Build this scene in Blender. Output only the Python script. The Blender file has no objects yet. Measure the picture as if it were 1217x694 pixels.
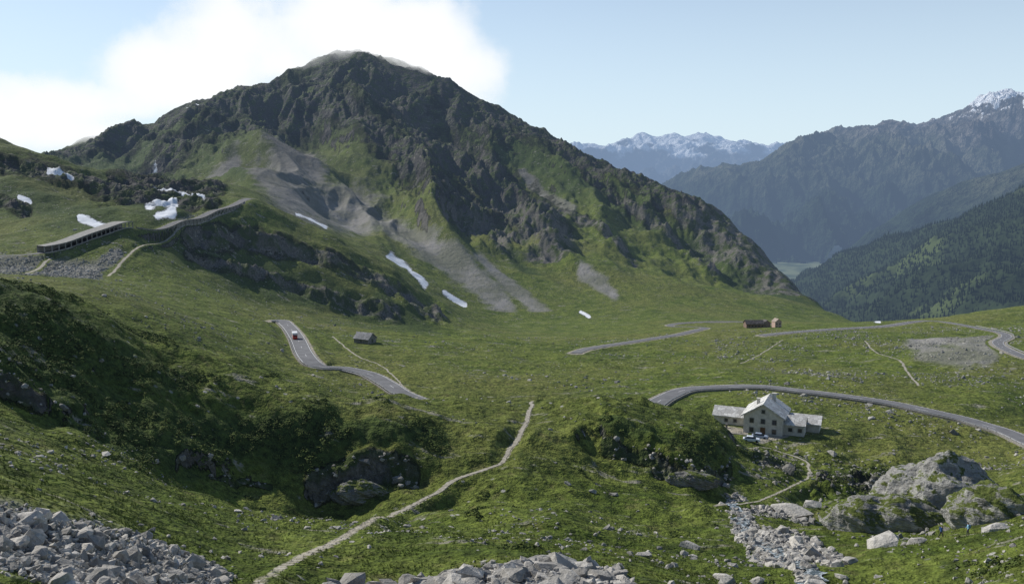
import bpy, bmesh, math, random, time
import numpy as np
from mathutils import Vector, Matrix
T0=time.time()
rng=np.random.default_rng(7); random.seed(7)
scene=bpy.context.scene
F=1054.0; P=math.atan(132/F); CP,SP=math.cos(P),math.sin(P)
def sight(px,py):
    dx=(np.asarray(px,float)-608.5)/F; dy=(347-np.asarray(py,float))/F
    Y=CP+SP*dy; return dx/Y,(-SP+CP*dy)/Y
def unsight(u,s):
    fw=CP-s*SP; return 608.5+F*u/fw, 347-F*(SP+s*CP)/fw
def P3(px,py,D):
    u,s=sight(px,py); return np.array([D*u,D,D*s])
# ---------------- noise
def _h(ix,iy,seed):
    h=(ix.astype(np.uint32)*np.uint32(374761393)+iy.astype(np.uint32)*np.uint32(668265263)+np.uint32(seed*974634777&0xffffffff))
    h=(h^(h>>np.uint32(13)))*np.uint32(1274126177); h=h^(h>>np.uint32(16)); return h
def gn(x,y,seed=0):
    x0=np.floor(x);y0=np.floor(y);fx=(x-x0).astype(np.float32);fy=(y-y0).astype(np.float32)
    ix=x0.astype(np.int64);iy=y0.astype(np.int64)
    u=fx*fx*fx*(fx*(fx*6-15)+10);v=fy*fy*fy*(fy*(fy*6-15)+10)
    def g(i,j):
        a=_h(ix+i,iy+j,seed).astype(np.float32)*np.float32(2*math.pi/4294967296.0)
        return np.cos(a)*(fx-i)+np.sin(a)*(fy-j)
    return ((g(0,0)*(1-u)+g(1,0)*u)*(1-v)+(g(0,1)*(1-u)+g(1,1)*u)*v)*1.5
def fbm(x,y,wl,o=4,seed=0,g=.5):
    r=0;a=1.
    for i in range(o):
        r=r+a*gn(x/wl+i*17.3,y/wl-i*9.1,seed+i);wl/=2.03;a*=g
    return r
def ridg(x,y,wl,o=4,seed=0,g=.5):
    r=0;a=1.;t=0
    for i in range(o):
        r=r+a*(1-2*np.abs(gn(x/wl+i*7.7,y/wl+i*3.3,seed+i)));t+=a;wl/=2.1;a*=g
    return r/t-.45
def sm(x,a,b):
    t=np.clip((x-a)/(b-a),0,1);return t*t*(3-2*t)
# ---------------- sheet from lines of image pixels with estimated distances
def dens(line,step=45):
    o=[]
    for a,b in zip(line[:-1],line[1:]):
        n=max(1,int(abs(b[0]-a[0])/step))
        for i in range(n):
            t=i/n;o.append(tuple(a[k]*(1-t)+b[k]*t for k in range(3)))
    o.append(line[-1]);return o
def cubic_up(A,xs):
    n=A.shape[0];i=np.clip(np.floor(xs).astype(int),0,n-2);t=(xs-i)[:,None]
    p0=A[np.clip(i-1,0,n-1)];p1=A[i];p2=A[i+1];p3=A[np.clip(i+2,0,n-1)]
    return .5*((2*p1)+(-p0+p2)*t+(2*p0-5*p1+4*p2-p3)*t**2+(-p0+3*p1-3*p2+p3)*t**3)
KL=.55
def rbf_grid(lines,U,L,cf=4,blur=1):
    pts=[p for l in lines for p in dens(l)]
    a=np.array(pts);u,s=sight(a[:,0],a[:,1]);l=np.log(a[:,2])*KL
    key=np.round(np.stack([u,l],1),3);_,idx=np.unique(key,axis=0,return_index=True)
    u,s,l=u[idx],s[idx],l[idx];n=len(u)
    d=np.hypot(u[:,None]-u,l[:,None]-l)
    A=np.zeros((n+3,n+3));A[:n,:n]=d-np.eye(n)*.0015;A[:n,n]=1;A[:n,n+1]=u;A[:n,n+2]=l;A[n:,:n]=A[:n,n:].T
    w=np.linalg.solve(A,np.concatenate([s,[0,0,0]]))
    cu=np.linspace(U[0],U[-1],len(U)//cf);cl=np.linspace(L[0],L[-1],len(L)//cf)
    UU,LL=np.meshgrid(cu,cl*KL);fu=UU.ravel();fl=LL.ravel();out=np.empty(fu.size)
    for k in range(0,fu.size,20000):
        q=slice(k,k+20000)
        out[q]=np.hypot(fu[q,None]-u,fl[q,None]-l)@w[:n]+w[n]+w[n+1]*fu[q]+w[n+2]*fl[q]
    S=out.reshape(UU.shape)
    for _ in range(blur):
        Q=np.pad(S,1,mode='edge');S=(Q[:-2,1:-1]+Q[2:,1:-1]+Q[1:-1,:-2]+Q[1:-1,2:]+4*Q[1:-1,1:-1])/8
    S=cubic_up(S,np.linspace(0,len(cl)-1,len(L)))
    S=cubic_up(S.T,np.linspace(0,len(cu)-1,len(U))).T
    return S
def gsample(G,U,L,x,y):
    u=np.asarray(x)/np.asarray(y);l=np.log(np.asarray(y,float))
    i=np.clip((l-L[0])/(L[1]-L[0]),0,len(L)-1.001);j=np.clip((u-U[0])/(U[1]-U[0]),0,len(U)-1.001)
    i0=np.floor(i).astype(int);j0=np.floor(j).astype(int);a=i-i0;b=j-j0
    return (G[i0,j0]*(1-a)*(1-b)+G[i0+1,j0]*a*(1-b)+G[i0,j0+1]*(1-a)*b+G[i0+1,j0+1]*a*b)
def mk(name,V,Fc,mats=(),smooth=True,parent=None,attrs=None,mi=None):
    V=np.asarray(V,np.float32);me=bpy.data.meshes.new(name)
    if isinstance(Fc,np.ndarray):
        k=Fc.shape[1];me.vertices.add(len(V));me.vertices.foreach_set('co',V.ravel())
        me.loops.add(Fc.size);me.loops.foreach_set('vertex_index',Fc.astype(np.int32).ravel())
        me.polygons.add(len(Fc));me.polygons.foreach_set('loop_start',(np.arange(len(Fc))*k).astype(np.int32))
        me.update(calc_edges=True)
    else:
        me.from_pydata([tuple(map(float,v)) for v in V],[],[tuple(f) for f in Fc]);me.update()
    me.polygons.foreach_set('use_smooth',np.full(len(me.polygons),smooth))
    for m in mats: me.materials.append(m)
    if attrs:
        for an,av in attrs.items():
            if av.ndim==2:
                at=me.attributes.new(an,'FLOAT_COLOR','POINT');c=np.ones((len(V),4),np.float32);c[:,:3]=av;at.data.foreach_set('color',c.ravel())
            else:
                at=me.attributes.new(an,'FLOAT','POINT');at.data.foreach_set('value',av.astype(np.float32))
    ob=bpy.data.objects.new(name,me);scene.collection.objects.link(ob)
    if parent: ob.parent=parent
    return ob
def empty(name,loc,rz=0):
    e=bpy.data.objects.new(name,None);scene.collection.objects.link(e);e.location=loc;e.rotation_euler=(0,0,rz);return e
def gridfaces(nr,nc,mask=None):
    i=np.arange(nr-1)[:,None]*nc+np.arange(nc-1)[None,:]
    Fq=np.stack([i,i+1,i+nc+1,i+nc],-1)
    return Fq.reshape(-1,4) if mask is None else Fq[mask]
# ---------------- node helper
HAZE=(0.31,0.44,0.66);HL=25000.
class NT:
    def __init__(s,name):
        s.m=bpy.data.materials.new(name);s.m.use_nodes=True;s.t=s.m.node_tree;s.t.nodes.clear()
        s.pos=s.n('ShaderNodeNewGeometry').outputs['Position']
    def n(s,t): return s.t.nodes.new(t)
    def put(s,i,v):
        if isinstance(v,bpy.types.NodeSocket): s.t.links.new(v,i)
        elif isinstance(v,tuple) and i.type=='RGBA': i.default_value=(*v[:3],1)
        else: i.default_value=v
    def noise(s,sc,det=4,ro=.55,vec=None,stretch=None):
        v=vec or s.pos
        if stretch:
            q=s.n('ShaderNodeVectorMath');q.operation='MULTIPLY';s.put(q.inputs[0],v);q.inputs[1].default_value=stretch;v=q.outputs[0]
        x=s.n('ShaderNodeTexNoise');s.put(x.inputs['Vector'],v);x.inputs['Scale'].default_value=sc;x.inputs['Detail'].default_value=det;x.inputs['Roughness'].default_value=ro
        return x.outputs[0]
    def vor(s,sc,feat='F1',out=0,vec=None):
        x=s.n('ShaderNodeTexVoronoi');x.feature=feat;s.put(x.inputs['Vector'],vec or s.pos);x.inputs['Scale'].default_value=sc;return x.outputs[out]
    def mr(s,v,a,b,c=0.,d=1.):
        x=s.n('ShaderNodeMapRange');s.put(x.inputs[0],v)
        for k,q in zip((1,2,3,4),(a,b,c,d)): s.put(x.inputs[k],q)
        return x.outputs[0]
    def ma(s,op,a,b=0.,c=None):
        x=s.n('ShaderNodeMath');x.operation=op;s.put(x.inputs[0],a);s.put(x.inputs[1],b)
        if c is not None:s.put(x.inputs[2],c)
        return x.outputs[0]
    def mix(s,f,a,b,mode='MIX'):
        x=s.n('ShaderNodeMix');x.data_type='RGBA';x.blend_type=mode;s.put(x.inputs[0],f);s.put(x.inputs[6],a);s.put(x.inputs[7],b);return x.outputs[2]
    def attr(s,nm,o='Color'):
        x=s.n('ShaderNodeAttribute');x.attribute_name=nm;return x.outputs[o]
    def sep(s,c):
        x=s.n('ShaderNodeSeparateXYZ');s.put(x.inputs[0],c);return x.outputs
    def out(s,col,rough=.9,bump=None,bd=1.,haze=True,metal=0.,spec=.2,bs=1.):
        b=s.n('ShaderNodeBsdfPrincipled');s.put(b.inputs['Base Color'],col);s.put(b.inputs['Roughness'],rough)
        b.inputs['Specular IOR Level'].default_value=spec;b.inputs['Metallic'].default_value=metal
        if bump is not None:
            q=s.n('ShaderNodeBump');s.put(q.inputs['Height'],bump);q.inputs['Distance'].default_value=bd;q.inputs['Strength'].default_value=bs
            s.t.links.new(q.outputs[0],b.inputs['Normal'])
        o=s.n('ShaderNodeOutputMaterial');sh=b.outputs[0]
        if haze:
            # painted aerial perspective: haze-coloured emission blended in by distance from the pass (world origin)
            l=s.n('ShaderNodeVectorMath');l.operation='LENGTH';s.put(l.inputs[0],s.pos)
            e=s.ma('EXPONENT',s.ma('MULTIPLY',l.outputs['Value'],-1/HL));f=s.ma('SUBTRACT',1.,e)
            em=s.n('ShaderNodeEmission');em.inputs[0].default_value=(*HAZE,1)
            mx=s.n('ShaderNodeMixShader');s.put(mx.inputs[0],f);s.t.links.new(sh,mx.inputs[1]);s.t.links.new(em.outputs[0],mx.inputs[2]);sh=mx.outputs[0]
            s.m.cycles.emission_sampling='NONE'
        s.t.links.new(sh,o.inputs[0]);return s.m
def simple(name,c1,c2,sc=2.,rough=.85,bump=.0,metal=0.,spec=.2,det=4):
    t=NT(name);n=t.noise(sc,det);return t.out(t.mix(t.mr(n,.3,.7),c1,c2),rough,n if bump else None,bump or 1.,haze=False,metal=metal,spec=spec)
# ---------------- terrain control lines: image pixel positions, each with an estimated distance
lines=[
 [(-300,760,13),(600,760,14),(1500,760,14)],
 [(-300,700,28),(0,700,35),(150,700,42),(300,700,52),(450,700,55),(600,698,55),(740,700,60),(850,700,85),(950,700,92),(1050,700,90),(1150,700,75),(1217,700,65),(1500,700,50)],
 [(-300,540,46),(0,572,52),(100,618,55),(200,653,58),(300,682,62),(380,678,66),(500,665,68),(600,652,68),(700,662,70),(760,685,78)],
 [(-300,500,72),(0,530,80),(150,580,90),(300,612,100),(450,615,110),(600,622,115),(700,637,115),(800,643,115),(880,648,118),(950,645,118),(1050,655,110),(1150,660,95),(1217,650,85),(1500,620,70)],
 [(-300,440,92),(0,495,108),(100,522,116),(200,554,126),(300,585,136),(400,592,144),(500,575,150),(600,570,150),(700,582,152),(800,605,152),(870,622,140),(930,628,142),(1010,628,140),(1100,638,125),(1217,615,110),(1500,580,95)],
 [(-300,370,116),(0,420,126),(100,452,134),(200,484,144),(300,512,152),(420,515,158),(520,515,166),(640,512,180),(750,515,176),(830,545,166),(880,585,165),(950,590,172),(1020,600,170),(1100,600,165),(1217,580,150),(1500,540,130)],
 [(-300,280,150),(0,338,150),(60,352,158),(130,378,168),(200,408,178),(300,440,190),(400,462,200),(500,470,208),(640,475,212),(760,483,208),(820,502,202),(870,530,195),(930,555,200),(1020,565,205),(1100,562,205),(1217,552,195),(1500,520,180)],
 [(-300,335,185),(0,376,190),(130,424,210),(300,484,235),(400,502,245),(500,510,250),(640,512,250),(730,508,240),(850,512,230),(930,526,228),(1020,530,232),(1100,525,240),(1217,535,230),(1500,530,220)],
 [(-300,318,300),(0,330,300),(100,345,300),(200,380,300),(300,430,300),(400,450,310),(475,462,300),(640,480,285),(770,484,268),(860,460,300),(950,465,290),(1060,480,275),(1150,500,258),(1217,522,243),(1500,560,225)],
 [(-300,315,400),(0,326,400),(100,332,400),(200,355,400),(280,377,400),(350,402,390),(430,408,400),(520,415,400),(640,425,400),(760,430,400),(900,430,400),(1050,430,400),(1140,418,410),(1217,418,400),(1500,430,400)],
 [(-300,315,480),(0,320,480),(100,318,500),(180,325,510),(250,348,520),(330,375,520),(450,390,540),(540,397,570),(640,402,590),(760,398,600),(850,393,600),(950,391,600),(1050,394,570),(1150,394,560),(1217,393,560),(1500,390,560)],
 [(-300,310,500),(-50,308,500),(45,303,505),(100,287,535),(150,271,570),(215,263,640),(255,251,700),(295,238,760)],
 [(230,325,590),(300,350,620),(400,377,640),(500,390,660)],
 [(295,236,770),(335,256,770),(400,280,780),(470,320,780),(515,362,770),(540,386,740)],
 [(340,268,900),(420,300,930),(500,345,900),(560,380,860)],
 [(-300,250,640),(0,270,620),(80,262,640),(150,250,680),(220,240,760)],
 [(-300,190,760),(0,225,730),(80,228,760),(160,225,820),(240,225,880)],
 [(-300,100,850),(0,168,850),(60,188,880),(130,205,920),(200,213,950),(270,219,970),(300,225,985)],
 [(-300,200,1120),(0,218,1100),(130,224,1130),(270,228,1100)],
 [(300,228,1010),(370,264,1000),(470,317,980),(540,362,940),(600,386,900),(700,381,890),(800,374,890),(900,376,930),(1000,384,960)],
 [(-300,235,1350),(0,222,1350),(100,208,1350),(200,203,1350),(300,205,1250),(400,232,1250),(500,268,1200),(600,310,1150),(700,325,1120),(800,337,1100),(900,352,1080),(970,370,1040)],
 [(-300,225,1650),(0,205,1650),(100,188,1700),(200,168,1750),(300,155,1750),(400,158,1750),(500,182,1650),(600,228,1550),(700,262,1450),(800,290,1350),(900,325,1230),(970,361,1110)],
 [(-300,240,1900),(-150,215,1900),(40,185,1950),(100,160,2050),(190,140,2150),(280,115,2250),(330,95,2350),(380,74,2450),(425,62,2500),(480,71,2450),(520,93,2380),(560,115,2300),(600,135,2230),(650,160,2100),(700,190,2000),(760,215,1850),(800,233,1750),(840,238,1650),(870,262,1520),(900,290,1420),(940,325,1280),(970,350,1180),(1000,372,1080),(1025,384,1000)],
 [(1040,384,830),(1060,383,800),(1120,379,770),(1170,369,720),(1217,363,700),(1500,330,700)],
 [(1060,425,1100),(1217,420,1000),(1500,420,1000)],
 [(1080,465,1900),(1217,465,1900),(1500,465,1900)],
 [(-300,420,3500),(600,400,3500),(1500,400,3500)],
]
rl=lines[22]
lines.append([(a,b+55,d*1.14) for a,b,d in rl if a<1010])
lines.append([(a,b+120,d*1.35) for a,b,d in rl if a<1010])
NU,NL=1160,1240
U=np.linspace(-.73,.73,NU);L=np.linspace(math.log(14),math.log(3600),NL)
S0=rbf_grid(lines,U,L,blur=2)
UU,LL=np.meshgrid(U,L);D=np.exp(LL);X=UU*D;Y=D;Z0=S0*D
PX,PY=unsight(UU,S0)
print('rbf',time.time()-T0)
def land(px,py,Dg,tol=.22):
    u,s=sight(px,py);ls=np.log(Dg)+np.linspace(-tol,tol,240);d=np.exp(ls)
    g=gsample(S0,U,L,u*d,d);e=np.abs(g-s)+.002*np.abs(np.linspace(-1,1,240));k=int(np.argmin(e));return float(u*d[k]),float(d[k])
def soft(polys,d0,d1):
    M=np.zeros(PX.shape,np.float32);r0=np.searchsorted(L,math.log(d0));r1=np.searchsorted(L,math.log(d1))
    px=PX[r0:r1].astype(np.float32);py=PY[r0:r1].astype(np.float32);m=M[r0:r1]
    for pts,w in polys:
        if len(pts)==1: pts=pts+pts
        for (ax,ay),(bx,by) in zip(pts[:-1],pts[1:]):
            dx,dy=bx-ax,by-ay;q=max(dx*dx+dy*dy,1e-6)
            t=np.clip(((px-ax)*dx+(py-ay)*dy)/q,0,1);d=np.hypot(px-ax-t*dx,py-ay-t*dy)
            np.maximum(m,np.clip(1-d/(2*w),0,1),out=m)
    return M
rock=soft([([(350,120),(420,85),(480,130),(560,195),(610,240),(660,305)],25),([(430,80),(520,110),(600,160)],15),([(380,110),(440,160),(540,235),(600,285)],15),
  ([(560,125),(650,172),(700,200),(765,228),(850,252),(905,300),(960,350)],12),([(790,245),(845,270),(925,330)],14),([(60,190),(190,150),(330,105)],9),([(150,200),(230,170),(330,150)],10),([(250,140),(320,120)],12),([(640,240),(700,280),(760,320)],4),([(690,215),(780,270),(850,315)],5)],1150,3000)
rock=np.maximum(rock,soft([([(255,270),(330,290),(400,312),(470,345),(520,375)],9),([(225,298),(290,322),(400,355),(470,374)],6),([(225,278),(300,278)],10)],560,860))
rock=np.maximum(rock,soft([([(0,195),(70,212),(130,228),(250,240)],10),([(130,215),(260,225)],7),([(0,240),(30,250)],6)],600,1050))
rock=np.maximum(rock,soft([([(370,560),(420,552),(450,552),(490,560)],8),([(720,528),(770,536),(800,548),(865,553)],5),([(780,545),(860,560)],5),([(250,550),(320,560)],3),([(0,445),(50,470)],6),([(975,570),(1060,580)],8),([(900,545),(940,560)],5)],90,225))
scree=soft([([(345,190),(350,235),(430,240)],27),([(360,170),(370,200)],18),([(420,215),(480,265),(560,330),(600,365)],12),([(570,310),(610,345),(650,376)],7),([(690,325),(730,350)],6),([(470,85),(500,100)],8),([(300,205),(330,230)],12),([(620,200),(680,260)],4),([(250,200),(280,190)],6)],950,3000)
scree=np.maximum(scree,soft([([(-60,305),(40,318),(110,322)],11),([(110,322),(140,300)],7),([(215,262),(275,250)],4)],430,760))
scree=np.maximum(scree,soft([([(-200,640),(0,640),(90,665),(250,705)],35),([(380,700),(500,688),(620,676),(730,690)],14)],12,78))
scree=np.maximum(scree,soft([([(872,590),(885,630),(905,655),(950,670),(965,700)],12),([(905,640),(960,650),(990,668)],10),([(900,605),(960,615)],6)],60,200))
scree=np.maximum(scree,soft([([(1090,405),(1130,400),(1170,410),(1170,425)],13),([(1100,418),(1150,428)],10)],330,520))
snow=soft([([(355,254),(386,266)],3.),([(464,299),(482,312),(505,339)],4.),([(528,348),(552,361)],2.6),([(514,362),(521,372),(528,388)],3.),([(690,371),(700,376)],1.8),([(166,192),(185,187)],1.8),([(222,139),(236,135)],1.3),([(95,160),(112,156)],2.)],800,2400)
snow=np.maximum(snow,soft([([(58,204),(72,210),(86,218)],2.2),([(176,248),(190,243),(207,243),(205,254),(188,258)],3.8),([(184,224),(200,227),(218,231),(243,239)],2.2),([(94,262),(130,264)],1.8),([(22,236),(36,240)],1.6)],560,1050))
snow=np.maximum(snow,soft([([(1018,378),(1046,383)],.8)],650,1100))
shrub=soft([([(-100,350),(0,370),(60,385),(130,420),(210,455)],26),([(0,420),(100,450),(200,500),(300,520),(380,520)],24),([(60,470),(230,540)],16),([(400,520),(520,520)],12),([(720,510),(850,535)],8),([(950,565),(1040,575),(1100,560)],9),([(1150,570),(1217,600)],10)],85,230)
shrub=np.maximum(shrub,.8*soft([([(160,230),(230,290),(330,340),(500,385)],26),([(-20,230),(120,260)],24)],500,1000))
shrub=np.maximum(shrub,.85*soft([([(60,200),(190,175),(300,140)],30),([(560,150),(700,230),(850,290),(940,350)],20),([(500,280),(540,320)],12),([(600,300),(650,340)],8),([(250,200),(290,215)],10)],1100,3000))
dirt=soft([([(905,522),(935,517),(962,508)],4),([(862,508),(885,512)],4)],200,270)
# ---------------- relief
ridx=np.interp(PX.ravel(),[p[0] for p in rl]+[1060,1500],[math.log(p[2]) for p in rl]+[math.log(900),math.log(900)]).reshape(PX.shape)
wr=.22+.78*np.clip(np.abs(LL-ridx)/.22,0,1)
wm=sm(D,950,1350)*wr
c,s_=math.cos(.3),math.sin(.3);XR=X*c+Y*s_*1.0;YR=-X*s_+Y*c
warp=fbm(X,Y,500,2,5)*60
nsc=1-.6*np.clip(scree*1.6,0,1)
R=wm*(ridg(XR+warp,YR*.30,270,3,11)*72+nsc*ridg(XR*.8+warp,YR*.5,95,5,21,.6)*(15+40*rock)+nsc*ridg(XR+warp,YR*.22,38,3,27)*7)
lf=1-sm(PX,500,620)
R+=sm(D,500,650)*(1-sm(D,1000,1200))*lf*(ridg(X,Y,48,4,31,.55)*19*rock+fbm(X,Y,90,4,33)*5)
near=1-sm(D,260,420)
hum=sm(D,85,130)*(1-sm(D,225,270))*(1-sm(PX,820,900))
R+=near*sm(D,25,60)*(fbm(X,Y,38,2,41)*(1.7+.9*hum)+fbm(X,Y,13,3,43)*(.6+.55*hum)+ridg(X,Y,10,4,45,.6)*3.*rock+shrub*(fbm(X,Y,4.2,3,47)*.8))
# rocky steps (bluffs) that break the hillside
def bluff(pts,A,d0,d1,wf=8.,fall=38.):
    global R
    r0=np.searchsorted(L,math.log(d0));r1=np.searchsorted(L,math.log(d1));px=PX[r0:r1];py=PY[r0:r1]
    xs=[p[0] for p in pts];ys=[p[1] for p in pts];yl=np.interp(px.ravel(),xs,ys).reshape(px.shape)+fbm(X[r0:r1],Y[r0:r1],12,4,121,.6)*13
    e=sm(px,xs[0]-30,xs[0]+40)*(1-sm(px,xs[-1]-40,xs[-1]+30));t=yl-py
    R[r0:r1]+=A*e*np.tanh(t/wf)*np.exp(-np.abs(t)/fall)*np.clip(.8+1.1*fbm(X[r0:r1],Y[r0:r1],11,3,125),.1,1.6)
bluff([(340,566),(400,556),(450,552),(505,562)],2.7,100,205)
bluff([(675,520),(750,531),(800,548),(880,552)],2.4,120,225)
bluff([(190,535),(250,548),(330,562)],1.5,95,190)
bluff([(940,570),(1000,577),(1080,580)],2.6,140,240)
bluff([(-60,430),(0,452),(60,478),(150,512)],1.7,95,165)
R+=(1-near)*(1-sm(D,800,1000))*(fbm(X,Y,60,5,51)*1.5+(fbm(X,Y,14,3,53))*.6)*(1-.5*sm(D,500,600)*sm(PX,560,640))
R+=(1-sm(D,60,260))*(fbm(X,Y,1.6,3,57)*.12+scree*fbm(X,Y,1.0,3,58)*.2)
Zf=Z0+R
# ---------------- flattening (roads, pads)
FD=np.full(PX.shape,1e9);FZ=np.zeros(PX.shape);FW=np.full(PX.shape,5.)
dl=L[1]-L[0];du=U[1]-U[0]
def stamp(x,y,z,rin,rout):
    Rr=rin+rout;i=(math.log(y)-L[0])/dl;j=(x/y-U[0])/du;wi=int(Rr/y/dl)+2;wj=int(Rr/y/du*1.3)+2
    i0,i1=max(0,int(i)-wi),min(NL,int(i)+wi+2);j0,j1=max(0,int(j)-wj),min(NU,int(j)+wj+2)
    if i0>=i1 or j0>=j1:return
    q=(slice(i0,i1),slice(j0,j1));d=np.hypot(X[q]-x,Y[q]-y)-rin;m=d<FD[q]
    FD[q]=np.where(m,d,FD[q]);FZ[q]=np.where(m,z,FZ[q]);FW[q]=np.where(m,rout,FW[q])
def resample(p,step):
    p=np.asarray(p,float);pts=[]
    Q=np.vstack([2*p[0]-p[1],p,2*p[-1]-p[-2]])
    for k in range(1,len(Q)-2):
        a,b,c_,d=Q[k-1],Q[k],Q[k+1],Q[k+2]
        for t in np.linspace(0,1,24,endpoint=False):
            pts.append(.5*((2*b)+(-a+c_)*t+(2*a-5*b+4*c_-d)*t*t+(-a+3*b-3*c_+d)*t**3))
    pts.append(Q[-2]);pts=np.array(pts);s=np.concatenate([[0],np.cumsum(np.hypot(*np.diff(pts[:,:2],axis=0).T))])
    n=max(3,int(s[-1]/step));ss=np.linspace(0,s[-1],n);return np.stack([np.interp(ss,s,pts[:,k]) for k in range(pts.shape[1])],1)
def smooth1(v,k):
    q=np.pad(v,k,mode='edge');return np.convolve(q,np.ones(2*k+1)/(2*k+1),'valid')
def route(pts,step=2.,k=6,tol=.15):
    xy=np.array([land(a,b,d,tol) for a,b,d in pts]);r=resample(xy,step)
    z=gsample(S0,U,L,r[:,0],r[:,1])*r[:,1];z=smooth1(z,k);return np.column_stack([r,z])
roads={}
roads['a']=route([(322,380,440),(338,384,430),(352,400,395),(362,420,360),(378,434,340),(410,439,332),(440,446,320),(462,457,303),(480,468,288),(520,484,272)])
roads['b']=route([(742,492,262),(768,486,266),(790,473,280),(815,464,292),(860,460,300),(905,460,298),(950,464,290),(1010,472,282),(1060,479,275),(1110,490,266),(1160,502,256),(1217,524,243),(1290,550,232)])
roads['c']=route([(684,421,420),(700,416,440),(730,411,460),(775,404,500),(815,397,560),(838,391,600),(822,387,640),(800,384,670),(797,380,700),(815,377,720),(850,376,730),(885,378,720),(915,384,660)],k=4,tol=.1)
roads['d']=route([(905,400,545),(945,396,565),(1000,392,590),(1050,389,620),(1085,384,680),(1110,383,690),(1135,386,640),(1165,392,560),(1190,397,520),(1196,402,490),(1186,408,455),(1192,415,430),(1217,426,395),(1270,440,370)],k=4,tol=.12)
roads['e']=route([(-80,306,495),(0,305,500),(45,302,505),(100,286,538),(150,271,572),(215,263,640),(255,251,700),(285,241,750),(299,233,790),(290,229,810)],k=5,tol=.08)
roads['e'][:,2]+=0.6
for k in 'cd': roads[k][:,2]+=.8
for k,r in roads.items():
    for q in r: stamp(q[0],q[1],q[2]-.12,4.3,7 if k!='e' else 9)
paths={}
paths['p']=([(300,704,56),(330,677,66),(372,655,80),(420,632,97),(470,607,115),(520,582,135),(560,562,150),(592,550,160),(608,535,170),(618,515,182),(628,495,198),(636,480,210)],.5)
paths['q']=([(965,566,200),(957,548,208),(930,538,216),(905,531,222),(880,533,222)],.4)
paths['r']=([(850,600,150),(885,598,158),(925,585,170),(958,568,190),(962,560,200)],.35)
paths['s']=([(128,328,470),(150,306,510),(180,290,545),(215,270,610),(262,256,690),(290,242,740)],.9)
paths['t']=([(15,328,440),(50,316,480),(62,306,498)],1.0)
paths['u']=([(1028,405,500),(1040,418,440),(1068,428,405),(1078,442,370),(1092,458,330)],.5)
paths['v']=([(930,404,530),(905,420,450),(880,432,400)],.35)
paths['w']=([(395,400,400),(420,420,360),(455,436,335),(480,460,300)],.35)
PR={}
for k,(pp,w) in paths.items():
    r=route(pp,1.2,3,.12);r[:,:2]+=np.column_stack([fbm(r[:,0],r[:,1],9,2,3)*.5,fbm(r[:,0],r[:,1],9,2,4)*.5]);PR[k]=(r,w)
    for q in r: stamp(q[0],q[1],q[2]-.05,w,3)
HX,HY=land(916,516,228);HZ=float(gsample(S0,U,L,HX,HY)*HY)
for ax in np.linspace(-13,13,9):
    stamp(HX+ax,HY+5,HZ,8,6)
hutx,huty=land(434,407,400);hutz=float(gsample(S0,U,L,hutx,huty)*huty);stamp(hutx,huty,hutz,6,8)
chx,chy=land(898,384,575,.12);chz=float(gsample(S0,U,L,chx,chy)*chy)
for a in (-8,0,8,16):stamp(chx+a,chy,chz,7,8)
w=1-sm(FD/FW,0,1);Zf=Zf*(1-w)+FZ*w
for M in (rock,scree,shrub,snow): M*=(1-np.where(FD<1.5,1,0)).astype(np.float32)
dirt=np.maximum(dirt,np.where((FW!=6)&(FW!=8),.62*(1-sm(FD,-.2,.9)),0))
Sf=Zf/D
def zat(x,y): return gsample(Sf,U,L,x,y)*y
Vt=np.stack([X,Y,Zf],-1)
Vt[0,:,0]=U*50;Vt[0,:,1]=-12;Vt[0,:,2]=-3.2
dU=np.gradient(Vt,axis=1);dL=np.gradient(Vt,axis=0);Nn=np.cross(dU,dL);Nn/=np.linalg.norm(Nn,axis=-1,keepdims=True)
nz=Nn[...,2]
rock=np.maximum(rock,sm(nz,.64,.46)*.7*sm(D,450,600))
rock=np.maximum(rock,sm(nz,.66,.45)*.72*(D>70)*(D<600))
A1=np.stack([rock,scree,snow],-1).reshape(-1,3);A2=np.stack([dirt,shrub,np.zeros_like(dirt)],-1).reshape(-1,3)
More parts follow.
